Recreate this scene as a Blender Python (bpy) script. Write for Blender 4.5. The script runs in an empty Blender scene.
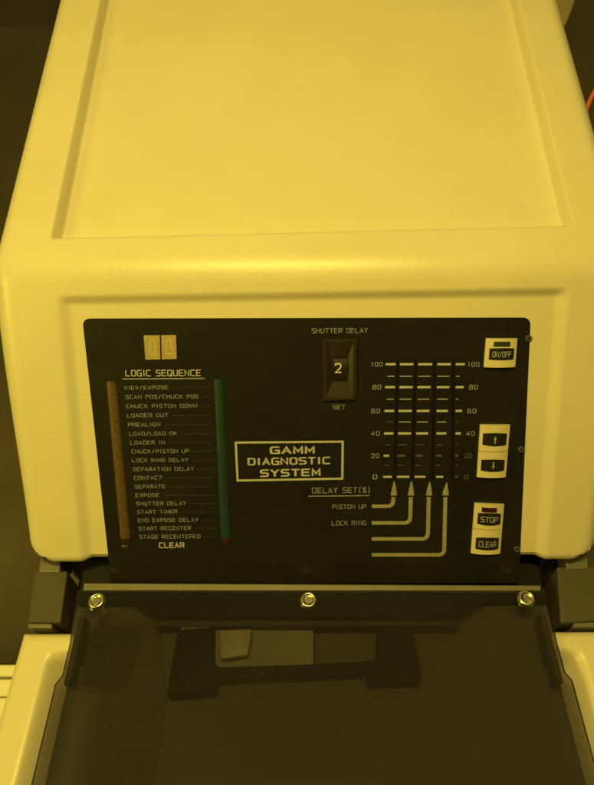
import bpy, bmesh, math, random
from mathutils import Vector, Matrix
random.seed(7)
SC = bpy.context.scene
COL = SC.collection

# ------------------------------------------------------------------ camera
F, CX, CY = 610.0, 297.0, 392.5
CAM = Vector((-0.0093, -0.4208, 0.4375))
MR = Matrix(((0.99993, 0.00736, 0.00896), (-0.0015, 0.84809, -0.52984), (-0.0115, 0.52979, 0.84805)))
CAM = Vector((-0.0093, -0.4208, 0.4375))
cd = bpy.data.cameras.new('camera')
cd.sensor_fit = 'VERTICAL'
cd.sensor_height = 24.0
cd.sensor_width = 24.0
cd.lens = F / 785.0 * 24.0
cd.clip_start = 0.02
cd.clip_end = 60.0
cd.dof.use_dof = True
cd.dof.focus_distance = 0.60
cd.dof.aperture_fstop = 8.0
cam = bpy.data.objects.new('camera', cd)
cam.matrix_world = Matrix.Translation(CAM) @ MR.to_4x4()
COL.objects.link(cam)
SC.camera = cam

# ------------------------------------------------------------------ room light (yellow clean-room lamp and an added lamp)
SC.view_settings.view_transform = 'Standard'
SC.view_settings.look = 'None'
SC.view_settings.exposure = 0.0
SC.view_settings.gamma = 1.0
w = bpy.data.worlds.new('World')
SC.world = w
w.use_nodes = True
nt = w.node_tree
bg = nt.nodes['Background']
tc = nt.nodes.new('ShaderNodeTexCoord')
rp = nt.nodes.new('ShaderNodeValToRGB')
dp = nt.nodes.new('ShaderNodeVectorMath')
dp.operation = 'DOT_PRODUCT'
dp.inputs[1].default_value = (-0.26, 0.34, 0.84)
nt.links.new(tc.outputs['Generated'], dp.inputs[0])
nt.links.new(dp.outputs['Value'], rp.inputs[0])
nt.links.new(rp.outputs[0], bg.inputs[0])
rp.color_ramp.elements[0].position = 0.30
rp.color_ramp.elements[0].color = (0.045, 0.035, 0.008, 1)
rp.color_ramp.elements[1].position = 0.74
rp.color_ramp.elements[1].color = (0.62, 0.465, 0.105, 1)
bg.inputs[1].default_value = 0.43


def lamp(name, loc, target, sx_, sy_, power, color):
    l = bpy.data.lights.new(name, 'AREA')
    l.shape = 'RECTANGLE'
    l.size, l.size_y = sx_, sy_
    l.energy = power
    l.color = color
    o = bpy.data.objects.new(name, l)
    o.location = loc
    d = (Vector(target) - Vector(loc)).normalized()
    ex = (Vector((1, 0, 0)) - d * d.x).normalized()
    o.rotation_euler = Matrix((ex, (-d).cross(ex), -d)).transposed().to_euler()
    COL.objects.link(o)
    return o


YEL = (1.0, 0.76, 0.135)
lamp('ceiling_lamp', (-0.085, -0.135, 1.15), (-0.05, 0.08, 0.0), 0.56, 0.09, 13.0, YEL)
lamp('added_left_lamp', (-1.25, -0.70, 0.75), (-0.95, -0.62, -0.6), 0.5, 0.5, 11.0, (1.0, 0.78, 0.07))  # added unseen lamp that brightens the louvred unit


# ------------------------------------------------------------------ materials
def mat(name, base, rough=0.5, metal=0.0, bump=0.0, bscale=200.0, var=0.0, vscale=8.0, spec=0.5, coat=0.0, bdist=0.0004, speck=0.0, grime=0):
    m = bpy.data.materials.new(name)
    m.use_nodes = True
    t = m.node_tree
    p = t.nodes['Principled BSDF']
    p.inputs['Base Color'].default_value = (*base, 1)
    p.inputs['Roughness'].default_value = rough
    p.inputs['Metallic'].default_value = metal
    p.inputs['Specular IOR Level'].default_value = spec
    p.inputs['Coat Weight'].default_value = coat
    c = t.nodes.new('ShaderNodeTexCoord')
    if bump:
        n = t.nodes.new('ShaderNodeTexNoise')
        n.inputs['Scale'].default_value = bscale
        n.inputs['Detail'].default_value = 3
        t.links.new(c.outputs['Object'], n.inputs['Vector'])
        b = t.nodes.new('ShaderNodeBump')
        b.inputs['Strength'].default_value = bump
        b.inputs['Distance'].default_value = bdist
        t.links.new(n.outputs['Fac'], b.inputs['Height'])
        t.links.new(b.outputs[0], p.inputs['Normal'])
    if var:
        n2 = t.nodes.new('ShaderNodeTexNoise')
        n2.inputs['Scale'].default_value = vscale
        n2.inputs['Detail'].default_value = 6
        n2.inputs['Roughness'].default_value = 0.65
        t.links.new(c.outputs['Object'], n2.inputs['Vector'])
        r = t.nodes.new('ShaderNodeValToRGB')
        r.color_ramp.elements[0].position = 0.3
        r.color_ramp.elements[1].position = 0.7
        r.color_ramp.elements[0].color = (*[x * (1 - var) for x in base], 1)
        r.color_ramp.elements[1].color = (*[min(1, x * (1 + var)) for x in base], 1)
        t.links.new(n2.outputs['Fac'], r.inputs[0])
        out = r.outputs[0]
        if speck:
            v = t.nodes.new('ShaderNodeTexNoise')
            v.inputs['Scale'].default_value = 420
            v.inputs['Detail'].default_value = 1
            t.links.new(c.outputs['Object'], v.inputs['Vector'])
            r3 = t.nodes.new('ShaderNodeValToRGB')
            r3.color_ramp.elements[0].position = 0.76
            r3.color_ramp.elements[0].color = (0, 0, 0, 1)
            r3.color_ramp.elements[1].position = 0.82
            r3.color_ramp.elements[1].color = (speck, speck, speck, 1)
            t.links.new(v.outputs['Fac'], r3.inputs[0])
            mx = t.nodes.new('ShaderNodeMixRGB')
            mx.inputs[2].default_value = (0.45, 0.42, 0.33, 1)
            t.links.new(r3.outputs[0], mx.inputs[0])
            t.links.new(out, mx.inputs[1])
            out = mx.outputs[0]
        if grime:
            for sc_, lo_, hi_, amt, col_ in ((38, .70, .82, .16, (.30, .27, .18)), (7, .58, .80, .12, (.42, .37, .25)), (150, .76, .80, .30, (.22, .19, .12))):
                v = t.nodes.new('ShaderNodeTexNoise')
                v.inputs['Scale'].default_value = sc_
                v.inputs['Detail'].default_value = 5
                t.links.new(c.outputs['Object'], v.inputs['Vector'])
                m_ = t.nodes.new('ShaderNodeMapRange')
                m_.inputs['From Min'].default_value = lo_
                m_.inputs['From Max'].default_value = hi_
                m_.inputs['To Max'].default_value = amt
                t.links.new(v.outputs['Fac'], m_.inputs[0])
                mx = t.nodes.new('ShaderNodeMixRGB')
                mx.inputs[2].default_value = (*col_, 1)
                t.links.new(m_.outputs[0], mx.inputs[0])
                t.links.new(out, mx.inputs[1])
                out = mx.outputs[0]
        t.links.new(out, p.inputs['Base Color'])
        mr = t.nodes.new('ShaderNodeMapRange')
        mr.inputs['To Min'].default_value = rough - 0.06
        mr.inputs['To Max'].default_value = rough + 0.08
        t.links.new(n2.outputs['Fac'], mr.inputs[0])
        t.links.new(mr.outputs[0], p.inputs['Roughness'])
    return m


CREAM = mat('cream_plastic', (0.72, 0.66, 0.50), 0.32, bump=0.33, bscale=400, var=0.03, vscale=9, bdist=0.0005, grime=1)
BLACK = mat('black_panel', (0.0155, 0.015, 0.0145), 0.28, var=0.18, vscale=14, bump=0.12, bscale=900, bdist=0.0002, speck=0.05)
DARK = mat('black_metal', (0.0042, 0.004, 0.003), 0.5, var=0.2, vscale=20, bump=0.1, bscale=600, bdist=0.0002, spec=0.2)
INK = mat('print_ink', (0.27, 0.285, 0.34), 0.6, var=0.3, vscale=260)
INK_BOLD = mat('bold_print_ink', (0.47, 0.46, 0.44), 0.55, var=0.12, vscale=200)
INK_MID = mat('arrow_print_ink', (0.30, 0.285, 0.23), 0.6, var=0.2, vscale=200)
INK_DARK = mat('dark_print_ink', (0.085, 0.085, 0.08), 0.7, var=0.4, vscale=300)  # darker ink for the lower scale marks and numbers
INK_DOT = mat('faint_print_ink', (0.07, 0.066, 0.045), 0.7, var=0.4, vscale=300)
BUTTON = mat('button_plastic', (0.68, 0.60, 0.42), 0.38, var=0.03, vscale=60)
KEY = mat('button_black', (0.018, 0.017, 0.013), 0.35, var=0.15, vscale=60)
KEYINK = mat('button_ink', (0.36, 0.36, 0.36), 0.5)
GREY = mat('grey_paint', (0.072, 0.063, 0.043), 0.65, bump=0.15, bscale=500, var=0.08, vscale=30)
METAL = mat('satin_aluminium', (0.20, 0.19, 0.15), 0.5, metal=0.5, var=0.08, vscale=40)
SCREW = mat('screw_metal', (0.80, 0.74, 0.58), 0.22, metal=1.0, bump=0.2, bscale=500)
LENS_G = mat('green_lens', (0.012, 0.042, 0.034), 0.38, bump=0.4, bscale=700, var=0.38, vscale=380, bdist=0.0012)
LENS_A = mat('amber_lens', (0.10, 0.062, 0.026), 0.38, bump=0.4, bscale=700, var=0.38, vscale=380, bdist=0.0012)
LENS_R = mat('red_lens', (0.036, 0.011, 0.006), 0.35, var=0.2, vscale=300)
LENS_GD = mat('dark_green_lens', (0.03, 0.05, 0.012), 0.35)
DIGIT = mat('digit_face', (0.40, 0.32, 0.16), 0.4, var=0.10, vscale=160, bump=0.2, bscale=600)
SEGM = mat('digit_segment', (0.52, 0.42, 0.22), 0.4)
TRAY = mat('brown_interior', (0.162, 0.146, 0.115), 0.75, var=0.10, vscale=18, bump=0.1, bscale=300)
SIDE = mat('dark_brown_plate', (0.118, 0.107, 0.085), 0.7, var=0.15, vscale=18)
SIDE_DARK = mat('dark_rubber', (0.076, 0.07, 0.056), 0.7, var=0.15, vscale=18)
PALE = mat('pale_highlight', (0.62, 0.55, 0.38), 0.3, var=0.12, vscale=60)
BEIGE = mat('beige_block', (0.42, 0.37, 0.26), 0.4, var=0.1, vscale=30)
SHUT = mat('switch_body', (0.028, 0.023, 0.011), 0.32, var=0.15, vscale=60)
FLOORM = mat('floor_vinyl', (0.07, 0.058, 0.03), 0.6, var=0.35, vscale=3)
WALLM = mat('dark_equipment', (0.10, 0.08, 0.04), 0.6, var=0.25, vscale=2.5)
WHITE = mat('white_louvre_paint', (0.85, 0.82, 0.7), 0.5)
ORANGE = mat('orange_cable', (0.85, 0.20, 0.03), 0.4)

SMOKE = bpy.data.materials.new('smoked_acrylic')
SMOKE.use_nodes = True
t = SMOKE.node_tree
for n in list(t.nodes):
    if n.type == 'BSDF_PRINCIPLED':
        t.nodes.remove(n)
out = [n for n in t.nodes if n.type == 'OUTPUT_MATERIAL'][0]
tr = t.nodes.new('ShaderNodeBsdfTransparent')
tr.inputs[0].default_value = (0.69, 0.68, 0.66, 1)
gl = t.nodes.new('ShaderNodeBsdfGlossy')
gl.inputs['Roughness'].default_value = 0.03
gl.inputs['Color'].default_value = (1, 1, 1, 1)
df = t.nodes.new('ShaderNodeBsdfDiffuse')
df.inputs[0].default_value = (0.055, 0.052, 0.047, 1)
m1 = t.nodes.new('ShaderNodeMixShader')
m1.inputs[0].default_value = 0.08
fr_ = t.nodes.new('ShaderNodeFresnel')
fr_.inputs[0].default_value = 1.38
m2 = t.nodes.new('ShaderNodeMixShader')
sc_ = t.nodes.new('ShaderNodeTexCoord')
ns = t.nodes.new('ShaderNodeTexNoise')
ns.inputs['Scale'].default_value = 9
ns.inputs['Detail'].default_value = 5
t.links.new(sc_.outputs['Object'], ns.inputs['Vector'])
mr = t.nodes.new('ShaderNodeMapRange')
mr.inputs['From Min'].default_value = .40
mr.inputs['From Max'].default_value = .72
mr.inputs['To Min'].default_value = .04
mr.inputs['To Max'].default_value = .16
t.links.new(ns.outputs['Fac'], mr.inputs[0])
nd = t.nodes.new('ShaderNodeTexNoise')
nd.inputs['Scale'].default_value = 330
nd.inputs['Detail'].default_value = 0
t.links.new(sc_.outputs['Object'], nd.inputs['Vector'])
md = t.nodes.new('ShaderNodeMapRange')
md.inputs['From Min'].default_value = .77
md.inputs['From Max'].default_value = .82
md.inputs['To Max'].default_value = .35
t.links.new(nd.outputs['Fac'], md.inputs[0])
ad = t.nodes.new('ShaderNodeMath')
t.links.new(mr.outputs[0], ad.inputs[0])
t.links.new(md.outputs[0], ad.inputs[1])
t.links.new(ad.outputs[0], m1.inputs[0])
t.links.new(tr.outputs[0], m1.inputs[1])
t.links.new(df.outputs[0], m1.inputs[2])
t.links.new(fr_.outputs[0], m2.inputs[0])
t.links.new(m1.outputs[0], m2.inputs[1])
t.links.new(gl.outputs[0], m2.inputs[2])
t.links.new(m2.outputs[0], out.inputs[0])


# ------------------------------------------------------------------ helpers
def obj(name, bm, mats, parent=None, smooth=False):
    me = bpy.data.meshes.new(name)
    bm.normal_update()
    bm.to_mesh(me)
    bm.free()
    for m in (mats if isinstance(mats, (list, tuple)) else [mats]):
        me.materials.append(m)
    if smooth:
        for p in me.polygons:
            p.use_smooth = True
    o = bpy.data.objects.new(name, me)
    COL.objects.link(o)
    if parent is not None:
        o.parent = parent
    return o


def tag(o, label, cat=None, group=None, kind=None):
    if label:
        o['label'] = label
    if cat:
        o['category'] = cat
    if group:
        o['group'] = group
    if kind:
        o['kind'] = kind


def ray(px, py):
    return MR @ Vector(((px - CX) / F, -(py - CY) / F, -1.0))


class Plane:
    """A flat working surface: origin, x axis, y axis (down the surface) and outward normal."""
    def __init__(s, o, ex, ey):
        s.o, s.ex, s.ey = Vector(o), Vector(ex), Vector(ey)
        s.n = s.ey.cross(s.ex).normalized()

    def pos(s, x, v, h=0.0):
        return s.o + s.ex * x + s.ey * v + s.n * h

    def at(s, px, py, h=0.0):
        d = ray(px, py)
        q = CAM + d * ((s.o + s.n * h - CAM).dot(s.n) / d.dot(s.n)) - s.o
        return q.dot(s.ex), q.dot(s.ey)


A, B, TL = 0.1274, 0.7692, math.radians(8)
TOP = Plane((0, 0, 0), (1, 0, 0), (0, -math.cos(A), -math.sin(A)))
FACE = Plane((0, 0, 0), (1, 0, 0), (0, -math.cos(B), -math.sin(B)))
LID = Plane((0, -0.235, -0.236), (1, 0, 0), (0, -math.cos(TL), math.sin(TL)))


def bevel(bm, w_, seg=2, ang=0.6):
    bm.normal_update()
    es = [e for e in bm.edges if len(e.link_faces) == 2 and e.calc_face_angle(0) > ang]
    if es:
        bmesh.ops.bevel(bm, geom=es, offset=w_, segments=seg, profile=0.5, affect='EDGES', clamp_overlap=True)


def prism(bm, plane, pts, h0, h1, mi=0):
    """closed prism over a polygon of plane coordinates"""
    a = sum(pts[i][0] * pts[(i + 1) % len(pts)][1] - pts[(i + 1) % len(pts)][0] * pts[i][1] for i in range(len(pts)))
    if a > 0:
        pts = list(reversed(pts))
    lo = [bm.verts.new(plane.pos(x, v, h0)) for x, v in pts]
    hi = [bm.verts.new(plane.pos(x, v, h1)) for x, v in pts]
    n = len(pts)
    fs = [bm.faces.new(hi), bm.faces.new(list(reversed(lo)))]
    for i in range(n):
        j = (i + 1) % n
        fs.append(bm.faces.new((lo[i], lo[j], hi[j], hi[i])))
    for f in fs:
        f.material_index = mi
    return fs


def fillet(pts, rad, seg=5, flags=None):
    n = len(pts)
    out_ = []
    for i in range(n):
        if flags is not None and not flags[i]:
            out_.append(pts[i])
            continue
        p, a, b = Vector(pts[i]), Vector(pts[i - 1]), Vector(pts[(i + 1) % n])
        d1, d2 = (a - p), (b - p)
        r = min(rad, d1.length * .49, d2.length * .49)
        s, e = p + d1.normalized() * r, p + d2.normalized() * r
        for k in range(seg + 1):
            u = k / seg
            q = s * (1 - u) ** 2 + p * 2 * u * (1 - u) + e * u * u
            out_.append((q.x, q.y))
    return out_


def pxpoly(plane, pts, h=0.0):
    return [plane.at(x, y, h) for x, y in pts]


def box(bm, x0, x1, y0, y1, z0, z1, mi=0):
    v = [bm.verts.new((x, y, z)) for x in (x0, x1) for y in (y0, y1) for z in (z0, z1)]
    for q in ((0, 1, 3, 2), (4, 6, 7, 5), (0, 4, 5, 1), (2, 3, 7, 6), (0, 2, 6, 4), (1, 5, 7, 3)):
        bm.faces.new([v[i] for i in q]).material_index = mi


def sm(a, b, x):
    u = min(1, max(0, (x - a) / (b - a)))
    return u * u * (3 - 2 * u)


# ------------------------------------------------------------------ stroke lettering
GL = {
 'A': ['0,0 2,6 4,0', '.7,2 3.3,2'], 'B': ['0,0 0,6 3.6,6* 3.6,3.1* 0,3.1', '0,3 4,3* 4,0* 0,0'],
 'C': ['4,6 0,6* 0,0* 4,0'], 'D': ['0,0 0,6 4,6* 4,0* 0,0'], 'E': ['4,6 0,6 0,0 4,0', '0,3.1 3.4,3.1'],
 'F': ['4,6 0,6 0,0', '0,3.1 3.4,3.1'], 'G': ['4,6 0,6* 0,0* 4,0 4,2.9 2.3,2.9'], 'H': ['0,0 0,6', '4,0 4,6', '0,3.1 4,3.1'],
 'I': ['2,0 2,6'], 'K': ['0,0 0,6', '4,6 .2,2.9', '1.3,3.6 4,0'], 'L': ['0,6 0,0 4,0'],
 'M': ['0,0 0,6 2,1.6 4,6 4,0'], 'N': ['0,0 0,6 4,0 4,6'], 'O': ['2,6 0,6* 0,0* 4,0* 4,6* 1.9,6'],
 'P': ['0,0 0,6 4,6* 4,2.7* 0,2.7'], 'Q': ['2,6 0,6* 0,0* 4,0* 4,6* 1.9,6', '2.6,1.6 4.2,-.5'],
 'R': ['0,0 0,6 4,6* 4,2.8* 0,2.8', '2.2,2.8 4,0'], 'S': ['4,6 0,6* 0,3.1* 4,3.1* 4,0* 0,0'],
 'T': ['0,6 4,6', '2,6 2,0'], 'U': ['0,6 0,0* 4,0* 4,6'], 'V': ['0,6 2,0 4,6'], 'W': ['0,6 1,0 2,4.5 3,0 4,6'],
 'X': ['0,0 4,6', '0,6 4,0'], 'Y': ['0,6 2,3 4,6', '2,3 2,0'], '/': ['.4,-.4 3.6,6.4'],
 '(': ['2.6,6.8 1.6,5* 1.6,1* 2.6,-.8'], ')': ['1.4,6.8 2.4,5* 2.4,1* 1.4,-.8'],
 '%': ['.4,0 3.6,6', '.2,5.9 .2,4.3 1.4,4.3 1.4,5.9 .2,5.9', '2.6,1.7 2.6,.1 3.8,.1 3.8,1.7 2.6,1.7'],
 '0': ['2,6 .2,6* .2,0* 3.8,0* 3.8,6* 1.9,6'], '1': ['1,5 2,6 2,0'], '2': ['0,5 0,6* 4,6* 4,3.4* 0,0 4,0'],
 '4': ['3,0 3,6 0,1.9 4,1.9'], '6': ['3.7,6 0,6* 0,0* 4,0* 4,3.4* 0,3.4'], '8': ['2,3.1 0.2,3.1* .2,6* 3.8,6* 3.8,3.1* 1.9,3.1', '2,3.1 0,3.1* 0,0* 4,0* 4,3.1* 1.9,3.1'],
}


def ribbon(bm, pts, wd, put, mi=0):
    """mitred flat stroke along 2-D points; put() lifts a 2-D point into space"""
    L, R_ = [], []
    n = len(pts)
    for i in range(n):
        p = Vector(pts[i])
        d1 = (p - Vector(pts[i - 1])).normalized() if i else None
        d2 = (Vector(pts[i + 1]) - p).normalized() if i < n - 1 else None
        d1 = d1 or d2
        d2 = d2 or d1
        nn = Vector((-d1.y, d1.x)) + Vector((-d2.y, d2.x))
        if nn.length < 0.2:
            nn = Vector((-d1.y, d1.x))
        nn.normalize()
        k = max(0.5, nn.dot(Vector((-d1.y, d1.x))))
        ext = Vector((0, 0))
        if i == 0:
            ext = -d1 * wd * .3
        if i == n - 1:
            ext = d1 * wd * .3
        a, b = p + ext + nn * (wd / 2 / k), p + ext - nn * (wd / 2 / k)
        L.append(bm.verts.new(put(a.x, a.y)))
        R_.append(bm.verts.new(put(b.x, b.y)))
    for i in range(n - 1):
        try:
            f = bm.faces.new((L[i], R_[i], R_[i + 1], L[i + 1]))
            f.material_index = mi
        except ValueError:
            pass


def rounded_open(pts, flags, r):
    o = []
    for i, p in enumerate(pts):
        if not flags[i]:
            o.append(p)
            continue
        P, a, b = Vector(p), Vector(pts[i - 1]), Vector(pts[i + 1])
        s, e = P + (a - P).normalized() * min(r, (a - P).length * .5), P + (b - P).normalized() * min(r, (b - P).length * .5)
        for k in range(5):
            u = k / 4
            q = s * (1 - u) ** 2 + P * 2 * u * (1 - u) + e * u * u
            o.append((q.x, q.y))
    return o


def letters(bm, text, put, stroke, gap=2.0, mi=0):
    """draw text in the unit box: x 0..1 over the whole string, y 0..1 over the cap height; put(x, y, lift)"""
    adv = []
    xx = 0
    for ch in text:
        wch = {' ': 2.2, 'I': 1.6, '1': 3.0, '(': 2.4, ')': 2.4}.get(ch, 4.0)
        adv.append((ch, xx, wch))
        xx += wch + gap
    tot = xx - gap
    k = 0
    for ch, x0, wch in adv:
        for s in GL.get(ch, []):
            raw = s.split()
            fl = [q.endswith('*') for q in raw]
            pts = [tuple(float(c) for c in q.rstrip('*').split(',')) for q in raw]
            pts = rounded_open(pts, fl, 1.25)
            off = {'I': -1.2, '1': -.4, '(': -.8, ')': -.8}.get(ch, 0)
            pts = [(x0 + off + px, py) for px, py in pts]
            k += 1
            lift = 0.00001 * (k % 9)
            ribbon(bm, pts, stroke, lambda a, b, lift=lift: put(a / tot, b / 6.0, lift), mi)


PH = -0.0045          # the control panel lies this far inside the hood's face


def panel_text(bm, text, x0, y0, x1, y1, hpx, stroke=1.0, gap=2.0, mi=0, plane=FACE, h=PH + 0.00012):
    """baseline end points and cap height measured on the photograph"""
    a = Vector(plane.at(x0, y0, h))
    b = Vector(plane.at(x1, y1, h))
    t0 = Vector(plane.at(x0, y0 - hpx, h))
    up = Vector((0, t0.y - a.y))
    letters(bm, text, lambda u, v, l: plane.pos(a.x + (b.x - a.x) * u + up.x * v, a.y + (b.y - a.y) * u + up.y * v, h + l), stroke, gap, mi)


# ------------------------------------------------------------------ setting
bm = bmesh.new()
box(bm, -8, 8, -8, 8, -1.30, -1.25)
o = obj('floor', bm, FLOORM)
tag(o, 'dim dark vinyl floor around the machine', None, None, 'structure')

# ------------------------------------------------------------------ the machine
MACHINE = bpy.data.objects.new('diagnostic_console', None)
MACHINE.location = (0, 0, 0)
COL.objects.link(MACHINE)
tag(MACHINE, 'cream laboratory machine with black diagnostic control panel and smoked front lid', 'machine')

# hood shell: one moulded sheet swept over top, bend and front
RB = 0.055
TAN = RB * math.tan((B - A) / 2)
VTOP, VBOT = 0.80, 0.3095
prof = []          # (point, normal, kind, v)
s = VTOP
st = []
while s > 0.30:
    st.append(s); s -= 0.012
while s > TAN:
    st.append(s); s -= 0.0022
for s in st:
    prof.append((TOP.pos(0, -s), TOP.n, 't', s))
na = 22
for i in range(na + 1):
    u = i / na
    ang = A + (B - A) * u
    c0 = TOP.pos(0, -TAN) - TOP.n * RB
    nrm = Vector((0, -math.sin(ang), math.cos(ang)))
    prof.append((c0 + nrm * RB, nrm, 'b', 0.0))
s = TAN + 0.0008
while s < VBOT:
    prof.append((FACE.pos(0, s), FACE.n, 'f', s)); s += 0.0016
rr = 0.010
cen = FACE.pos(0, VBOT - rr * .2) - FACE.n * rr
for i in range(1, 13):
    ang = i / 12 * math.pi * 0.86
    nrm = (FACE.n * math.cos(ang) + FACE.ey * math.sin(ang)).normalized()
    prof.append((cen + nrm * rr, nrm, 'r', VBOT + rr * ang))

WH = 0.3185
RS = 0.020
DEEP = 0.0145
IN_L, IN_R = (TOP.at(65, 235, -DEEP)[0] + TOP.at(108, 0, -DEEP)[0]) / 2, (TOP.at(562, 222, -DEEP)[0] + TOP.at(508, 0, -DEEP)[0]) / 2
VL, VR = 0.0385, 0.0480


def shell_h(k, x, v):
    if k == 't':
        vb = VL + (VR - VL) * (x + .2485) / .4995
        e = 0.0052
        fx = sm(0, e, x - (IN_L - e)) * sm(0, e, (IN_R + e) - x)
        fx = (1 - abs(2 * min(1, max(0, (x - (IN_L - e)) / e)) - 2) / 2) if x < IN_L else ((1 - abs(2 * min(1, max(0, ((IN_R + e) - x) / e)) - 2) / 2) if x > IN_R else 1)
        fx = max(0, min(1, fx)) ** 1.5
        fv = sm(0, 0.013, v - vb + .006)
        return -DEEP * min(fx, fv)
    if k in 'fr':
        e = 0.014
        fx = sm(0, e, x - (-0.2525)) * sm(0, e, 0.2545 - x)
        vt = 0.0255 + (-0.002) * (x / .25)
        fv = sm(0, 0.011, v - vt)
        return -0.0050 * fx * fv
    return 0.0


xs = []
x = -WH + RS
while x < WH - RS + 1e-6:
    xs.append(x)
    x += 0.0009 if 0.236 < abs(x) < 0.266 else 0.004
cols = []
for i in range(9):
    ang = math.pi / 2 * (1 - i / 9)
    cols.append((-WH + RS - RS * math.sin(ang), -RS * (1 - math.cos(ang))))
cols = [(-WH, -0.55)] + [(-WH, -0.16)] + cols + [(x, 0.0) for x in xs]
for i in range(1, 10):
    ang = math.pi / 2 * i / 9
    cols.append((xs[-1] + RS * math.sin(ang), -RS * (1 - math.cos(ang))))
cols += [(xs[-1] + RS, -0.16), (xs[-1] + RS, -0.55)]
bm = bmesh.new()
grid = []
DOWN = Vector((0, 0, -1))
for (p, n, k, v) in prof:
    row = []
    for (x, dz) in cols:
        taper = 1.0
        if k in 'fr':
            taper = 1.0 - 0.024 * sm(0.05, 0.31, v)
            if v > VBOT - 0.018:
                taper -= 0.022 * (min(v - VBOT + 0.018, .022) / 0.018) ** 2.5
        q = p + n * shell_h(k, x, v)
        if dz < -0.03:
            q = q + n * (-RS) + DOWN * (-dz * (0.2 if k == 'r' else 1))
        else:
            q = q + n * dz
        # below the top skin the walls drop straight down
        edge = abs(x) > 0.27
        xx = x * (1 - (1 - taper) * sm(0.255, 0.30, abs(x)))
        q.x = xx
        row.append(bm.verts.new(q))
    grid.append(row)
for i in range(len(grid) - 1):
    for j in range(len(cols) - 1):
        bm.faces.new((grid[i][j], grid[i + 1][j], grid[i + 1][j + 1], grid[i][j + 1]))
hood = obj('hood', bm, CREAM, MACHINE, smooth=True)

# control panel ------------------------------------------------------
tl, trr = FACE.at(82, 318.5, PH), FACE.at(531, 317.5, PH)
bl, br = FACE.at(108, 556, PH), FACE.at(520.5, 553, PH)
ext = 0.3445


def extend(a, b):
    k = (ext - a[1]) / (b[1] - a[1])
    return (a[0] + (b[0] - a[0]) * k, ext)


pts = fillet([tl, trr, extend(trr, br), extend(tl, bl)], 0.0085, 6, [1, 1, 0, 0])
bm = bmesh.new()
prism(bm, FACE, pts, PH - 0.0035, PH)
bevel(bm, 0.0004, 1, 1.0)
panel = obj('control_panel', bm, BLACK, MACHINE)
tag(panel, 'glossy black control panel printed with diagnostic legends')

ROWS = [('VIEW/EXPOSE', 124.4, 168, 387.6), ('SCAN POS/CHUCK POS', 125.8, 198.2, 396.7), ('CHUCK PISTON DOWN', 126.7, 196.8, 406), ('LOADER OUT', 127.3, 168, 415.3),
        ('PREALIGN', 128.4, 160, 424.6), ('LOAD/LOAD OK', 129.5, 176.7, 433.6), ('LOADER IN', 130.6, 164.4, 442.6), ('CHUCK/PISTON UP', 131.7, 188.7, 451.3), ('LOCK RING DELAY', 132.4, 188, 460.1),
        ('SEPARATION DELAY', 133.2, 193.6, 469), ('CONTACT', 134.2, 162, 477.8), ('SEPARATE', 135, 165, 486.6), ('EXPOSE', 135.8, 159, 495.1), ('SHUTTER DELAY', 136.6, 186, 503.5), ('START TIMER', 137.3, 177, 511.8),
        ('END EXPOSE DELAY', 138.1, 198, 520.1), ('START RECENTER', 139, 190.8, 528.3), ('STAGE RECENTERED', 139.8, 200.2, 536.6)]
hh = PH + 0.00012
for i, (tx, x0, x1, y) in enumerate(ROWS):
    bm = bmesh.new()
    panel_text(bm, tx, x0, y + 2.0 - 0.1, x1, y + 1.4, 3.35, 0.80, 2.1)
    obj('legend', bm, INK, panel)
    xe = 209 + (y - 387) * 0.05
    bm = bmesh.new()
    xd = x1 + 5
    while xd < xe:
        prism(bm, FACE, pxpoly(FACE, [(xd - .45, y - .4), (xd + .45, y - .4), (xd + .45, y + .4), (xd - .45, y + .4)], hh), PH + 0.00002, hh)
        xd += 2.6
    obj('dot_leader', bm, INK_DOT, panel)
for tx, x0, y0, x1, y1, h, stw, mt in [
        ('LOGIC SEQUENCE', 126, 376, 200.5, 375.6, 5.6, 1.0, INK_BOLD), ('CLEAR', 159.5, 547.7, 184, 547.4, 4.8, 1.15, INK_BOLD),
        ('SHUTTER DELAY', 312, 333.0, 367.5, 332.6, 4.3, .78, INK), ('SET', 333, 409.2, 345, 409.2, 4.2, .8, INK),
        ('DELAY SET(%)', 312.5, 493, 370, 492.4, 5.0, .82, INK), ('PISTON UP', 332.5, 508.9, 366, 508.6, 4.0, .8, INK), ('LOCK RING', 332, 525.2, 366, 524.8, 4.0, .8, INK)]:
    bm = bmesh.new()
    panel_text(bm, tx, x0, y0, x1, y1, h, stw, 1.9)
    obj('legend', bm, mt, panel)
for a, b, th in [((122.4, 379), (204.5, 378.4), .55), ((308.5, 496.2), (369.5, 495.6), .45)]:
    bm = bmesh.new()
    prism(bm, FACE, pxpoly(FACE, [(a[0], a[1] - th), (b[0], b[1] - th), (b[0], b[1] + th), (a[0], a[1] + th)], hh), PH + .00002, hh)
    obj('underline', bm, INK, panel)

# framed title
bm = bmesh.new()
O_ = [(234.6, 441.6), (343.8, 440.6), (343.4, 479.6), (236.6, 481.6)]
I_ = [(236.8, 443.6), (341.6, 442.7), (341.2, 477.6), (238.6, 479.5)]
ou, inn = pxpoly(FACE, O_, hh), pxpoly(FACE, I_, hh)
for i in range(4):
    j = (i + 1) % 4
    bm.faces.new([bm.verts.new(FACE.pos(q[0], q[1], hh)) for q in (ou[i], inn[i], inn[j], ou[j])])
for tx, x0, y0, x1, y1, h in [('GAMM', 271, 453.4, 313.6, 452.9, 6.2), ('DIAGNOSTIC', 248.6, 464.8, 329.4, 463.5, 6.1), ('SYSTEM', 261, 476.4, 319.6, 475.2, 6.2)]:
    panel_text(bm, tx, x0, y0, x1, y1, h, 1.3, 2.0, h=PH + .00012)
obj('title_plate_print', bm, INK_BOLD, panel)

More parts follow.
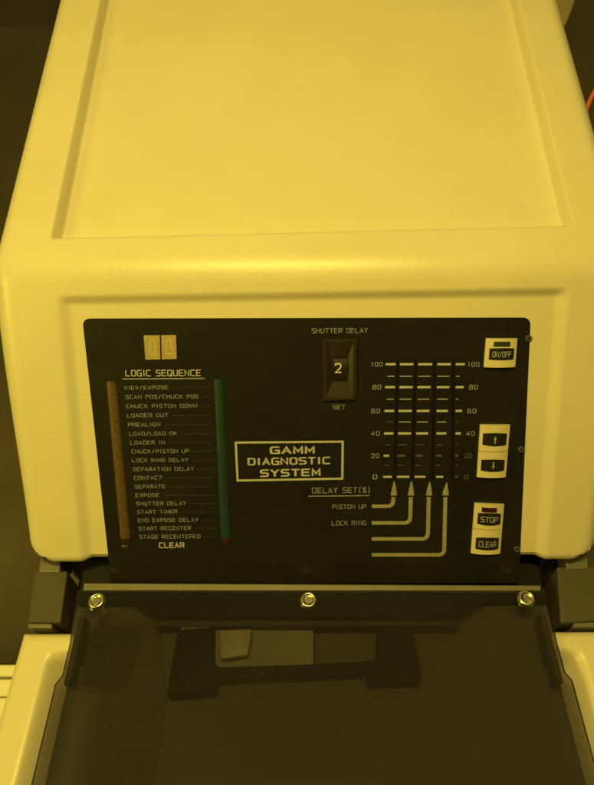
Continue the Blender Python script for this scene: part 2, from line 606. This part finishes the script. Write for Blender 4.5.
# percentage scale
MAJ_Y = [364.3, 387.2, 411, 433.5, 455.8, 476.9]
MIN_Y = [376.3, 399.2, 422, 445, 465.5]
CT = [(98, 146), (166, 230), (253, 319), (343, 408), (432, 475)]
CBm = [(86, 128), (152, 211), (236, 287), (338, 372), (428, 442)]
bm = bmesh.new()
sxp = lambda X: 365 + X / 4.752


def mark(x0, x1, y, th, mi):
    prism(bm, FACE, pxpoly(FACE, [(x0, y - th), (x1, y - th - .1), (x1, y + th - .1), (x0, y + th)], hh), PH + .00002, hh, mi)


for r, y in enumerate(MAJ_Y):
    u = r / 5
    for c in range(5):
        a = CT[c][0] + (CBm[c][0] - CT[c][0]) * u
        b = CT[c][1] + (CBm[c][1] - CT[c][1]) * u
        if r == 4:
            b = a + (b - a) * .62
        mark(sxp(a), sxp(b), y, 1.15 if r < 4 else 1.05, 1 if (r == 4 and c > 0) or (r == 5 and c > 3) else 0)
for r, y in enumerate(MIN_Y):
    u = (r + .5) / 5
    for c in range(5):
        a = CT[c][0] + (CBm[c][0] - CT[c][0]) * u + (9 if c == 0 else 2)
        b = CT[c][1] + (CBm[c][1] - CT[c][1]) * u - (22 if c == 4 else 4)
        if r > 2:
            b = a + max(6, (b - a) * (.75 if r == 3 else .55))
        mark(sxp(a), sxp(max(b, a + 8)), y, .42, 1 if r > 2 or (r == 2 and c in (0, 4)) else 0)
obj('percentage_scale', bm, [INK_BOLD, INK_DARK], panel)
NL = [('100', 30, 82), ('80', 37, 76), ('60', 32, 70), ('40', 30, 68), ('20', 30, 66), ('0', 38, 57)]
NR = [('100', 488, 543), ('80', 496, 535), ('60', 488, 527), ('40', 482, 520), ('20', 472, 508), ('0', 472, 490)]
for k, NN in enumerate((NL, NR)):
    for i, (tx, a, b) in enumerate(NN):
        bm = bmesh.new()
        panel_text(bm, tx, sxp(a), MAJ_Y[i] + 2.1, sxp(b), MAJ_Y[i] + 2.0, 4.1, 1.0, 2.2)
        obj('scale_number', bm, INK_DARK if (k and i > 3) else INK, panel)

# slider slots between the columns of marks
for c in range(4):
    xt, xb = sxp((CT[c][1] + CT[c + 1][0]) / 2), sxp((CBm[c][0] + (CT[c][1] - CT[c][0]) + CBm[c + 1][0]) / 2 - 2)
    bm = bmesh.new()
    prism(bm, FACE, pxpoly(FACE, [(xt - 1.2, 360), (xt + 1.2, 360), (xb + 1.2, 479), (xb - 1.2, 479)], PH), PH, PH + .0002)
    obj('slider_slot', bm, DARK, panel)

# flow arrows
ARW = [(506.3, 393.2, 393.6, 394.2, 481.4), (522.9, 410.2, 410.8, 411.4, 481.5), (538.9, 427.9, 428.8, 429.7, 482), (554.8, 444.2, 445.4, 446.7, 482.7)]
for (y, xb, xm, xt, ytip) in ARW:
    bm = bmesh.new()
    rad = 5.5
    pl = [(371.8, y)] + [(xb - rad + rad * math.sin(q * math.pi / 12), y - rad + rad * math.cos(q * math.pi / 12)) for q in range(7)]
    pl += [(xm, 497.0)]
    P2 = []
    n = len(pl)
    wv = [1.95] * (n - 1) + [1.95]
    Ls, Rs_ = [], []
    for i in range(n):
        d1 = Vector(pl[i]) - Vector(pl[i - 1]) if i else Vector(pl[1]) - Vector(pl[0])
        d2 = Vector(pl[i + 1]) - Vector(pl[i]) if i < n - 1 else d1
        d = (d1.normalized() + d2.normalized()).normalized()
        nn = Vector((-d.y, d.x)) * (1.75 if abs(d.x) > .9 else 1.95)
        for lst, sg in ((Ls, 1), (Rs_, -1)):
            q = FACE.at(pl[i][0] + nn.x * sg, pl[i][1] + nn.y * sg, hh)
            lst.append(bm.verts.new(FACE.pos(q[0], q[1], hh)))
    for i in range(n - 1):
        bm.faces.new((Ls[i], Ls[i + 1], Rs_[i + 1], Rs_[i]))
    hd = [(xm - 3.0, 495.5), (xm - 2.2, 491), (xt - .5, ytip), (xt + .5, ytip), (xm + 3.0, 491), (xm + 3.3, 495.5)]
    bm.faces.new([bm.verts.new(FACE.pos(*FACE.at(q[0], q[1], hh + .00003), hh + .00003)) for q in hd])
    bmesh.ops.recalc_face_normals(bm, faces=bm.faces[:])
    obj('flow_arrow', bm, INK_MID, panel)

# lamp strips either side of the list
def strip(bm, ptsl, wpx, h0, h1, mi=0):
    L_, nseg = ptsl, 10
    rows = []
    for i in range(41):
        u = i / 40
        x = L_[0][0] + (L_[1][0] - L_[0][0]) * u
        y = L_[0][1] + (L_[1][1] - L_[0][1]) * u
        row = []
        endr = 1.0 if i > 1 else (0.97 if i else 0.80)
        for k in range(nseg + 1):
            q = (k / nseg) * 2 - 1
            X, V = FACE.at(x + q * wpx * endr, y, PH)
            row.append(bm.verts.new(FACE.pos(X, V, h0 + (h1 - h0) * math.sqrt(max(0, 1 - q * q)))))
        rows.append(row)
    for i in range(40):
        for k in range(nseg):
            f = bm.faces.new((rows[i][k], rows[i + 1][k], rows[i + 1][k + 1], rows[i][k + 1]))
            f.material_index = mi


bm = bmesh.new()
strip(bm, [(111, 381), (125.3, 538)], 4.9, PH + .00002, PH + .0018)
ls = obj('lamp_strip', bm, LENS_A, panel, smooth=True)
tag(ls, 'amber frosted lamp strip left of the sequence list')
bm = bmesh.new()
strip(bm, [(218.3, 379), (225.6, 537.5)], 4.7, PH + .00002, PH + .0018)
ls = obj('lamp_strip', bm, LENS_G, panel, smooth=True)
tag(ls, 'green frosted lamp strip right of the sequence list')
for x, y in ((125.8, 541), (225.8, 541)):
    bm = bmesh.new()
    prism(bm, FACE, fillet(pxpoly(FACE, [(x - 4, y - 3), (x + 4, y - 3), (x + 4, y + 3), (x - 4, y + 3)], PH), .002), PH + .00002, PH + .0012)
    bevel(bm, .0005, 2)
    obj('end_lamp', bm, LENS_R, panel)
for k, (x, y) in enumerate(((125.4, 546.6),)):
    bm = bmesh.new()
    prism(bm, FACE, fillet(pxpoly(FACE, [(x - 3, y - 1.6), (x + 3, y - 1.6), (x + 3, y + 1.4), (x - 3, y + 1.4)], PH), .0015), PH + .00002, PH + .0012)
    bevel(bm, .0005, 2)
    obj('lamp_glint', bm, SCREW, panel)  # small bright metal chip stands in for a glint of light

# two-digit display
for (q) in ([(143.8, 335.4), (160, 335.2), (160.6, 359.4), (145.6, 359.8)], [(161.3, 335.2), (176.2, 335), (177, 359.0), (162, 359.4)]):
    bm = bmesh.new()
    prism(bm, FACE, pxpoly(FACE, q, PH), PH + .00002, PH + .0012, 0)
    bevel(bm, .0003, 1)
    g = [(q[0][0] * (1 - u) * (1 - v) + q[1][0] * u * (1 - v) + q[2][0] * u * v + q[3][0] * (1 - u) * v, q[0][1] * (1 - v) + q[3][1] * v) for u, v in ((.3, .78), (.72, .78), (.3, .2))]
    panel_text(bm, '8', g[0][0], g[0][1], g[1][0], g[1][1], g[0][1] - g[2][1], .8, 1, 1, h=PH + .0013)
    obj('digit_display', bm, [DIGIT, SEGM], panel)

# thumbwheel switch
bm = bmesh.new()
o4 = pxpoly(FACE, [(322.3, 339.6), (356.6, 339.2), (356.2, 399.8), (323, 400.3)], PH)
i4 = pxpoly(FACE, [(325.8, 342.5), (353.4, 342.2), (353.0, 396.4), (326.2, 397)], PH + .002)
w4 = pxpoly(FACE, [(333, 358.8), (347.0, 358.6), (346.8, 379.4), (333.2, 379.6)], PH)
rings = [[(q, PH + .00002) for q in o4], [(q, PH + .0032) for q in o4], [(q, PH + .0032) for q in i4], [(q, PH - .0005) for q in w4]]
rv = [[bm.verts.new(FACE.pos(q[0], q[1], h)) for q, h in r] for r in rings]
for a_, b_ in zip(rv[:-1], rv[1:]):
    for i in range(4):
        j = (i + 1) % 4
        bm.faces.new((a_[i], b_[i], b_[j], a_[j]))
bmesh.ops.recalc_face_normals(bm, faces=bm.faces[:])
bevel(bm, .0004, 1, .5)
thumb = obj('thumbwheel_switch', bm, SHUT, MACHINE)
bm = bmesh.new()
rows = []
c4 = [FACE.at(340, 358.9, PH), FACE.at(340, 379.4, PH)]
x0_, x1_ = w4[0][0], w4[1][0]
for i in range(13):
    u = i / 12
    v = c4[0][1] + (c4[1][1] - c4[0][1]) * u
    h = PH + .0004 + .0016 * math.sin(u * math.pi)
    rows.append([bm.verts.new(FACE.pos(x, v, h)) for x in (x0_, x1_)])
for i in range(12):
    bm.faces.new((rows[i][0], rows[i + 1][0], rows[i + 1][1], rows[i][1]))
panel_text(bm, '2', 335.6, 372.4, 340.8, 372.4, 8.6, 1.05, 1, 1, h=PH + .0022)
for f in bm.faces:
    pass
dw = obj('digit_wheel', bm, [KEY, BUTTON], thumb)


# convex push-button blocks
def patch(bm, q, bulge, base, hgt, mi=0, n=12, m=6, skirt=True, u0=0, u1=1, v0=0, v1=1):
    """grid over quad q (plane coords) arched across its width"""
    rows = []
    for i in range(m + 1):
        v = v0 + (v1 - v0) * i / m
        row = []
        for k in range(n + 1):
            u = u0 + (u1 - u0) * k / n
            X = (q[0][0] * (1 - u) + q[1][0] * u) * (1 - v) + (q[3][0] * (1 - u) + q[2][0] * u) * v
            V = (q[0][1] * (1 - u) + q[1][1] * u) * (1 - v) + (q[3][1] * (1 - u) + q[2][1] * u) * v
            row.append((X, V, hgt + bulge * (1 - (2 * u - 1) ** 2)))
        rows.append(row)
    V_ = [[bm.verts.new(FACE.pos(*p)) for p in r] for r in rows]
    fs = []
    for i in range(m):
        for k in range(n):
            fs.append(bm.faces.new((V_[i][k], V_[i + 1][k], V_[i + 1][k + 1], V_[i][k + 1])))
    if skirt:
        ring = [(i, 0) for i in range(m)] + [(m, k) for k in range(n)] + [(i, n) for i in range(m, 0, -1)] + [(0, k) for k in range(n, 0, -1)]
        lo = [bm.verts.new(FACE.pos(rows[i][k][0], rows[i][k][1], base)) for i, k in ring]
        for a_ in range(len(ring)):
            b_ = (a_ + 1) % len(ring)
            fs.append(bm.faces.new((V_[ring[a_][0]][ring[a_][1]], lo[a_], lo[b_], V_[ring[b_][0]][ring[b_][1]])))
    for f in fs:
        f.material_index = mi
    return rows


def on_arch(q, bulge, hgt):
    def f(u, v, l):
        X = (q[0][0] * (1 - u) + q[1][0] * u) * (1 - v) + (q[3][0] * (1 - u) + q[2][0] * u) * v
        V = (q[0][1] * (1 - u) + q[1][1] * u) * (1 - v) + (q[3][1] * (1 - u) + q[2][1] * u) * v
        return FACE.pos(X, V, hgt + bulge * (1 - (2 * u - 1) ** 2) + l)
    return f


BH, BU = PH + .0020, .0030


def plate(px4, seam=None):
    q = pxpoly(FACE, px4, BH)
    bm = bmesh.new()
    if seam:
        patch(bm, q, BU, PH + .00002, BH, v1=seam - .006)
        patch(bm, q, BU, PH + .00002, BH, v0=seam + .006)
    else:
        patch(bm, q, BU, PH + .00002, BH)
    bmesh.ops.recalc_face_normals(bm, faces=bm.faces[:])
    o_ = obj('button_plate', bm, BUTTON, MACHINE)
    return o_, q


def key(par, q, u0, u1, v0, v1, text=None, arrow=0):
    bm = bmesh.new()
    # barrel outline: slightly bowed top and bottom edges
    n, m = 14, 4
    put = on_arch(q, BU, BH)
    V_ = [[bm.verts.new(put(u0 + (u1 - u0) * k / n, v0 + (v1 - v0) * i / m + (0.018 * (1 - (2 * k / n - 1) ** 2)) * (1 if i > m / 2 else -1 if i < m / 2 else 0) * (abs(i - m / 2) / (m / 2)), .0005)) for k in range(n + 1)] for i in range(m + 1)]
    for i in range(m):
        for k in range(n):
            bm.faces.new((V_[i][k], V_[i + 1][k], V_[i + 1][k + 1], V_[i][k + 1]))
    ring = [(i, 0) for i in range(m)] + [(m, k) for k in range(n)] + [(i, n) for i in range(m, 0, -1)] + [(0, k) for k in range(n, 0, -1)]
    lo = []
    for i, k in ring:
        c_ = V_[i][k].co - FACE.n * .0006
        lo.append(bm.verts.new(c_))
    for a_ in range(len(ring)):
        b_ = (a_ + 1) % len(ring)
        bm.faces.new((V_[ring[a_][0]][ring[a_][1]], lo[a_], lo[b_], V_[ring[b_][0]][ring[b_][1]]))
    bmesh.ops.recalc_face_normals(bm, faces=bm.faces[:])
    du, dv = u1 - u0, v1 - v0
    if text:
        letters(bm, text, lambda a, b, l: put(u0 + du * (.13 + .74 * a), v0 + dv * (.76 - .46 * b), .0007 + l), .95, 1.3, 1)
    if arrow:
        def pt(a, b):
            if arrow < 0:
                b = 1 - b
            return put(u0 + du * a, v0 + dv * b, .0007)
        fa = bm.faces.new([bm.verts.new(pt(a, b)) for a, b in ((.47, .86), (.53, .86), (.53, .45), (.56, .45), (.5, .18), (.44, .45), (.47, .45))])
        fa.material_index = 1
    return obj('push_button', bm, [KEY, KEYINK], par)


def indicator(par, q, u0, u1, v0, v1, m):
    bm = bmesh.new()
    put = on_arch(q, BU, BH)
    V_ = [[bm.verts.new(put(u0 + (u1 - u0) * k / 8, v0 + (v1 - v0) * i, .0004)) for k in range(9)] for i in range(2)]
    for k in range(8):
        bm.faces.new((V_[0][k], V_[1][k], V_[1][k + 1], V_[0][k + 1]))
    ring = [(0, 0)] + [(1, k) for k in range(9)] + [(0, k) for k in range(8, 0, -1)]
    lo = [bm.verts.new(V_[i][k].co - FACE.n * .0005) for i, k in ring]
    for a_ in range(len(ring)):
        b_ = (a_ + 1) % len(ring)
        bm.faces.new((V_[ring[a_][0]][ring[a_][1]], lo[a_], lo[b_], V_[ring[b_][0]][ring[b_][1]]))
    bmesh.ops.recalc_face_normals(bm, faces=bm.faces[:])
    return obj('indicator_lamp', bm, m, par)


p1, q1 = plate([(486.2, 338.4), (517.4, 338.4), (515.2, 367.0), (483.9, 367.2)])
tag(p1, 'single cream button plate with a dark green lamp')
indicator(p1, q1, .23, .76, .10, .27, LENS_GD)
key(p1, q1, .12, .91, .34, .72, 'ON/OFF')
p2, q2 = plate([(480.3, 424.6), (510.2, 424.8), (505.8, 477.2), (477.0, 477.0)], .5)
tag(p2, 'double cream button plate with up and down arrows')
key(p2, q2, .10, .90, .16, .37, None, 1)
key(p2, q2, .10, .90, .66, .86, None, -1)
p3, q3 = plate([(474.8, 503.2), (504.2, 504.4), (500.2, 553.6), (471.0, 553.2)], .5)
tag(p3, 'double cream button plate with a red lamp')
indicator(p3, q3, .23, .74, .06, .15, LENS_R)
key(p3, q3, .12, .90, .18, .39, 'STOP')
key(p3, q3, .12, .90, .67, .89, 'CLEAR')


# screw heads
def screw_bm(c, n, r, slot_ang):
    bm = bmesh.new()
    ex = Vector((1, 0, 0))
    ey = n.cross(ex).normalized()
    ex = ey.cross(n).normalized()
    rings = [(1.0, 0.0), (1.0, .12), (.95, .30), (.80, .50), (.62, .60), (.60, .50), (.30, .52)]
    vs = []
    N = 28
    for rad, h in rings:
        vs.append([bm.verts.new(c + ex * (r * rad * math.cos(2 * math.pi * k / N)) + ey * (r * rad * math.sin(2 * math.pi * k / N)) + n * (h * r)) for k in range(N)])
    for a_, b_ in zip(vs[:-1], vs[1:]):
        for k in range(N):
            bm.faces.new((a_[k], a_[(k + 1) % N], b_[(k + 1) % N], b_[k]))
    bm.faces.new(vs[-1])
    # cross recess: two raised-edge grooves drawn as dark bars sunk in the crown
    for s_ in (0, math.pi / 2):
        d = ex * math.cos(slot_ang + s_) + ey * math.sin(slot_ang + s_)
        e = n.cross(d)
        q = [c + d * (a * r * .46) + e * (b * r * .10) + n * (r * (.545 + .01 * (s_ > 0))) for a, b in ((-1, -1), (1, -1), (1, 1), (-1, 1))]
        f = bm.faces.new([bm.verts.new(v) for v in q])
        f.material_index = 1
    bmesh.ops.recalc_face_normals(bm, faces=bm.faces[:])
    return bm


for (x, y) in ((528.6, 338.5), (521.0, 449.5), (517.0, 549)):
    X, V = FACE.at(x, y, PH)
    obj('panel_screw', screw_bm(FACE.pos(X, V, PH + .00002), FACE.n, .0034, .4), [GREY, DARK], panel, smooth=True)

# ------------------------------------------------------------------ lower cabinet
# black base under the hood edge
bm = bmesh.new()
box(bm, -.262, .258, -.262, .10, -.42, -.250)
bevel(bm, .004, 2)
obj('base_block', bm, DARK, MACHINE)

# satin hinge rail
bm = bmesh.new()
LR = .006
prism(bm, LID, pxpoly(LID, [(83.5, 583), (540.8, 585.2), (541, 590.4), (83, 590)], LR), -.004, LR)
bevel(bm, .001, 2)
obj('hinge_rail', bm, METAL, MACHINE)

# smoked acrylic lid
TH = .004
e1, e2 = LID.at(62, 667, TH), LID.at(57, 674, TH)
ol = [(-.2535, .0185), (.2485, .0185)] + [(.2465, .075), (.2465, .103), (.2515, .111), (.2515, .37), (-.2535, .37), (-.2535, .113), (-.2485, .105), (-.2485, .075)]
bm = bmesh.new()
prism(bm, LID, ol, 0, TH)
bevel(bm, .0006, 2, .4)
lid = obj('smoked_lid', bm, SMOKE, MACHINE)
tag(lid, 'smoked brown acrylic lid held by three screws')
for k, (x, y) in enumerate(((97, 602), (308.5, 601), (526, 599.5))):
    X, V = LID.at(x, y, TH + .001)
    obj('lid_screw', screw_bm(LID.pos(X, V, TH + .00003), LID.n, .0097, (.9, .3, 1.3)[k]), [SCREW, METAL], lid, smooth=True)

# fittings seen through the lid
bm = bmesh.new()
hb = -.003
prism(bm, LID, pxpoly(LID, [(112, 588), (500, 590), (455, 617.5), (158, 617.5)], hb), hb - .012, hb)
bevel(bm, .001, 1)
obj('hinge_bar', bm, DARK, MACHINE)
bm = bmesh.new()
prism(bm, LID, pxpoly(LID, [(155, 618.6), (460, 619), (458, 625), (153, 625)], hb), hb - .016, hb - .003)
bevel(bm, .0012, 2)
obj('lid_stiffener', bm, GREY, MACHINE)
hb = -.010
bm = bmesh.new()
arm = [(178, 628), (214.5, 628), (214, 660), (218, 667), (300, 664.5), (362, 661.5), (375, 659), (377.5, 652), (377.5, 624), (412, 624), (420.5, 672), (420, 682), (367.5, 684), (366.5, 673.5), (217.5, 680), (215.5, 692.5), (166.5, 696)]
prism(bm, LID, pxpoly(LID, arm, hb), hb - .01, hb)
bevel(bm, .001, 1)
obj('black_bracket', bm, DARK, MACHINE)
bm = bmesh.new()
prism(bm, LID, fillet(pxpoly(LID, [(212, 627), (314, 625), (314, 668), (212, 672)], hb - .012), .003), hb - .022, hb - .010)
bevel(bm, .002, 2)
obj('beige_block', bm, BEIGE, MACHINE)
# tray under the lid
bm = bmesh.new()
box(bm, -.262, .258, -.72, -.264, -.42, -.262)
bmesh.ops.rotate(bm, verts=bm.verts[:], cent=(0, -.264, -.262), matrix=Matrix.Rotation(-TL, 3, 'X'))
obj('interior_tray', bm, TRAY, MACHINE)
bm = bmesh.new()
prism(bm, LID, fillet(pxpoly(LID, [(62, 660), (78, 622), (158, 622), (161, 640), (166, 700), (160, 745), (146, 812), (34, 812), (50, 720)], -.0285), .004), -.031, -.0285)
obj('side_plate', bm, SIDE, MACHINE)
bm = bmesh.new()
prism(bm, LID, fillet(pxpoly(LID, [(82, 630), (142, 626), (133, 672), (122, 690), (76, 694)], -.0278), .008), -.0287, -.0278)
obj('side_pad', bm, SIDE_DARK, MACHINE)
for sg in (-1, 1):
    bm = bmesh.new()
    prism(bm, LID, [(sg * .2450 - .0015, .045), (sg * .2390 - .0015, .045), (sg * .2390 - .0015, .100), (sg * .2405 - .0015, .112), (sg * .2450 - .0015, .112)], -.02, -.0004)
    obj('corner_gasket', bm, SIDE, MACHINE)
bm = bmesh.new()
prism(bm, LID, fillet(pxpoly(LID, [(219, 630), (252, 628.5), (248, 655), (220, 659)], -.007), .003), -.014, -.007)
bevel(bm, .0025, 4)
obj('block_highlight', bm, PALE, MACHINE, smooth=True)  # paler piece puts the bright highlight on the beige block
bm = bmesh.new()
prism(bm, LID, pxpoly(LID, [(181, 627.2), (212, 625.8), (212, 627.4), (181, 630)], -.0092), -.0099, -.0092)
obj('bracket_highlight', bm, METAL, MACHINE)  # light strip drawn in as the highlight along the bracket's top


# cream side rails of the lower cabinet
def side_rail(sg):
    bm = bmesh.new()
    xo, w0, w1 = .305, .0595, .42
    us = [i * .003 for i in range(0, 22)]
    rows = []
    v = w0
    vs = []
    while v < .16:
        vs.append(v); v += .0018
    while v < w1:
        vs.append(v); v += .008
    fr = [(0, .16), (0, .03)] + [(.012 * (1 - math.cos(a * math.pi / 12)), .012 * (1 - math.sin(a * math.pi / 12))) for a in range(7)]
    for (dv, dh) in fr + [(v - w0, 0.0) for v in vs if v - w0 > .0125]:
        row = []
        vv = w0 + dv
        for (dx, dz) in [(0, .16), (0, .03)] + [(.014 * (1 - math.cos(a * math.pi / 12)), .014 * (1 - math.sin(a * math.pi / 12))) for a in range(7)] + [(u, 0.0) for u in us if u > .0145]:
            h = -.0022 - max(dz, dh)
            # finger well beside the lid
            well = sm(.032, .058, dx) * sm(.078, .094, vv)
            h -= .030 * well
            # rounded corner in plan
            row.append(bm.verts.new(LID.pos(sg * (xo - dx), vv, h)))
        rows.append(row)
    for i in range(len(rows) - 1):
        for j in range(len(rows[0]) - 1):
            bm.faces.new((rows[i][j], rows[i + 1][j], rows[i + 1][j + 1], rows[i][j + 1]))
    bmesh.ops.recalc_face_normals(bm, faces=bm.faces[:])
    return obj('side_rail', bm, CREAM, MACHINE, smooth=True)


side_rail(-1)
side_rail(1)

# grey hinge posts with their cream tabs
for q, q2, q3 in (([(35, 571), (67.5, 571), (60.5, 622.5), (27.5, 622)], [(40.5, 556), (61, 556), (59.5, 572), (38.5, 572)], [(28, 623.2), (52, 623.6), (51.5, 628), (28, 627.6)]),
                  ([(557, 567), (600, 566), (606, 620), (561, 623)], [(563, 550), (587, 549), (589, 569), (567, 569)], [(574, 622.6), (604, 621), (604, 627), (573, 627.4)])):
    bm = bmesh.new()
    prism(bm, LID, pxpoly(LID, q, 0), -.05, 0)
    bevel(bm, .0015, 2)
    post = obj('hinge_post', bm, GREY, MACHINE)
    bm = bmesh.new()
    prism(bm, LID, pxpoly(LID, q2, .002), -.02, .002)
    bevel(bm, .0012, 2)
    obj('post_tab', bm, METAL, post)  # shade on the cream tab put into its colour by darker metal
    bm = bmesh.new()
    prism(bm, LID, pxpoly(LID, q3, -.004), -.03, -.004)
    bevel(bm, .001, 2)
    obj('post_foot', bm, METAL, post)

# ------------------------------------------------------------------ things around the machine
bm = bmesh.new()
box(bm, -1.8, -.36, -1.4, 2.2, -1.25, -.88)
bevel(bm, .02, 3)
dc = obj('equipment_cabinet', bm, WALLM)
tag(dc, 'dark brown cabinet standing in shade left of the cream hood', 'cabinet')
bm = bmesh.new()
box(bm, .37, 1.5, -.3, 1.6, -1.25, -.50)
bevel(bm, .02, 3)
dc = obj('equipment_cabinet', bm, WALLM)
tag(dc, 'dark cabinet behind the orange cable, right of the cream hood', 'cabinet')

# brightly lit louvred unit low at the left
G = Plane((0, -.5, -.45), (1, 0, 0), (0, -1, 0))
lv = bpy.data.objects.new('louvred_unit', None)
xr, vtop = G.at(22, 664)
lv.location = (xr - .2, -.5 - vtop - .15, -.6)
COL.objects.link(lv)
tag(lv, 'brightly lit white louvred unit at the lower left edge', 'unit')
bm = bmesh.new()
box(bm, -.3, .22, -.5, .15, -.2, .13)
obj('casing', bm, WHITE, lv)
ya = G.at(10, 664)[1]
for k, (a, b) in enumerate(((664.5, 676.5), (679, 696.5), (697.6, 790))):
    v0, v1 = G.at(10, a)[1], G.at(10, b)[1]
    bm = bmesh.new()
    box(bm, -.3, .22, .15 - (v1 - vtop), .15 - (v0 - vtop), .131, .15)
    bevel(bm, .003, 2)
    obj('louvre', bm, WHITE, lv)

# orange cable
cu = bpy.data.curves.new('orange_cable', 'CURVE')
cu.dimensions = '3D'
cu.bevel_depth = .0035
cu.bevel_resolution = 4
sp = cu.splines.new('NURBS')
K = Plane((0, 0, -.10), (1, 0, 0), (0, -1, 0))
cpts = [(584, 116), (587.5, 106), (592, 96), (599, 84), (612, 70), (640, 72), (640, 100), (612, 128), (592, 118), (586, 150), (586, 210)]
sp.points.add(len(cpts) - 1)
for i, (x, y) in enumerate(cpts):
    X, V = K.at(x, y)
    sp.points[i].co = (X, -V, -.10 - .012 * i * (i > 4) , 1)
sp.use_endpoint_u = True
tmp = bpy.data.objects.new('tmp', cu)
COL.objects.link(tmp)
dg = bpy.context.evaluated_depsgraph_get()
me = bpy.data.meshes.new_from_object(tmp.evaluated_get(dg))
bpy.data.objects.remove(tmp)
me.materials.clear()
me.materials.append(ORANGE)
co = bpy.data.objects.new('orange_cable', me)
COL.objects.link(co)
tag(co, 'bright orange cable looping beside the right edge of the hood', 'cable')
# pale piece behind the upper right
bm = bmesh.new()
K2 = Plane((0, 0, -.06), (1, 0, 0), (0, -1, 0))
prism(bm, K2, pxpoly(K2, [(540, -40), (583, -40), (575, 2), (567, 23), (548, 23)]), -.3, 0)
bevel(bm, .004, 2)
o = obj('storage_box', bm, mat('tan_plastic', (.33, .27, .14), .6, var=.06))
tag(o, 'pale tan box behind the upper right corner of the hood', 'box')
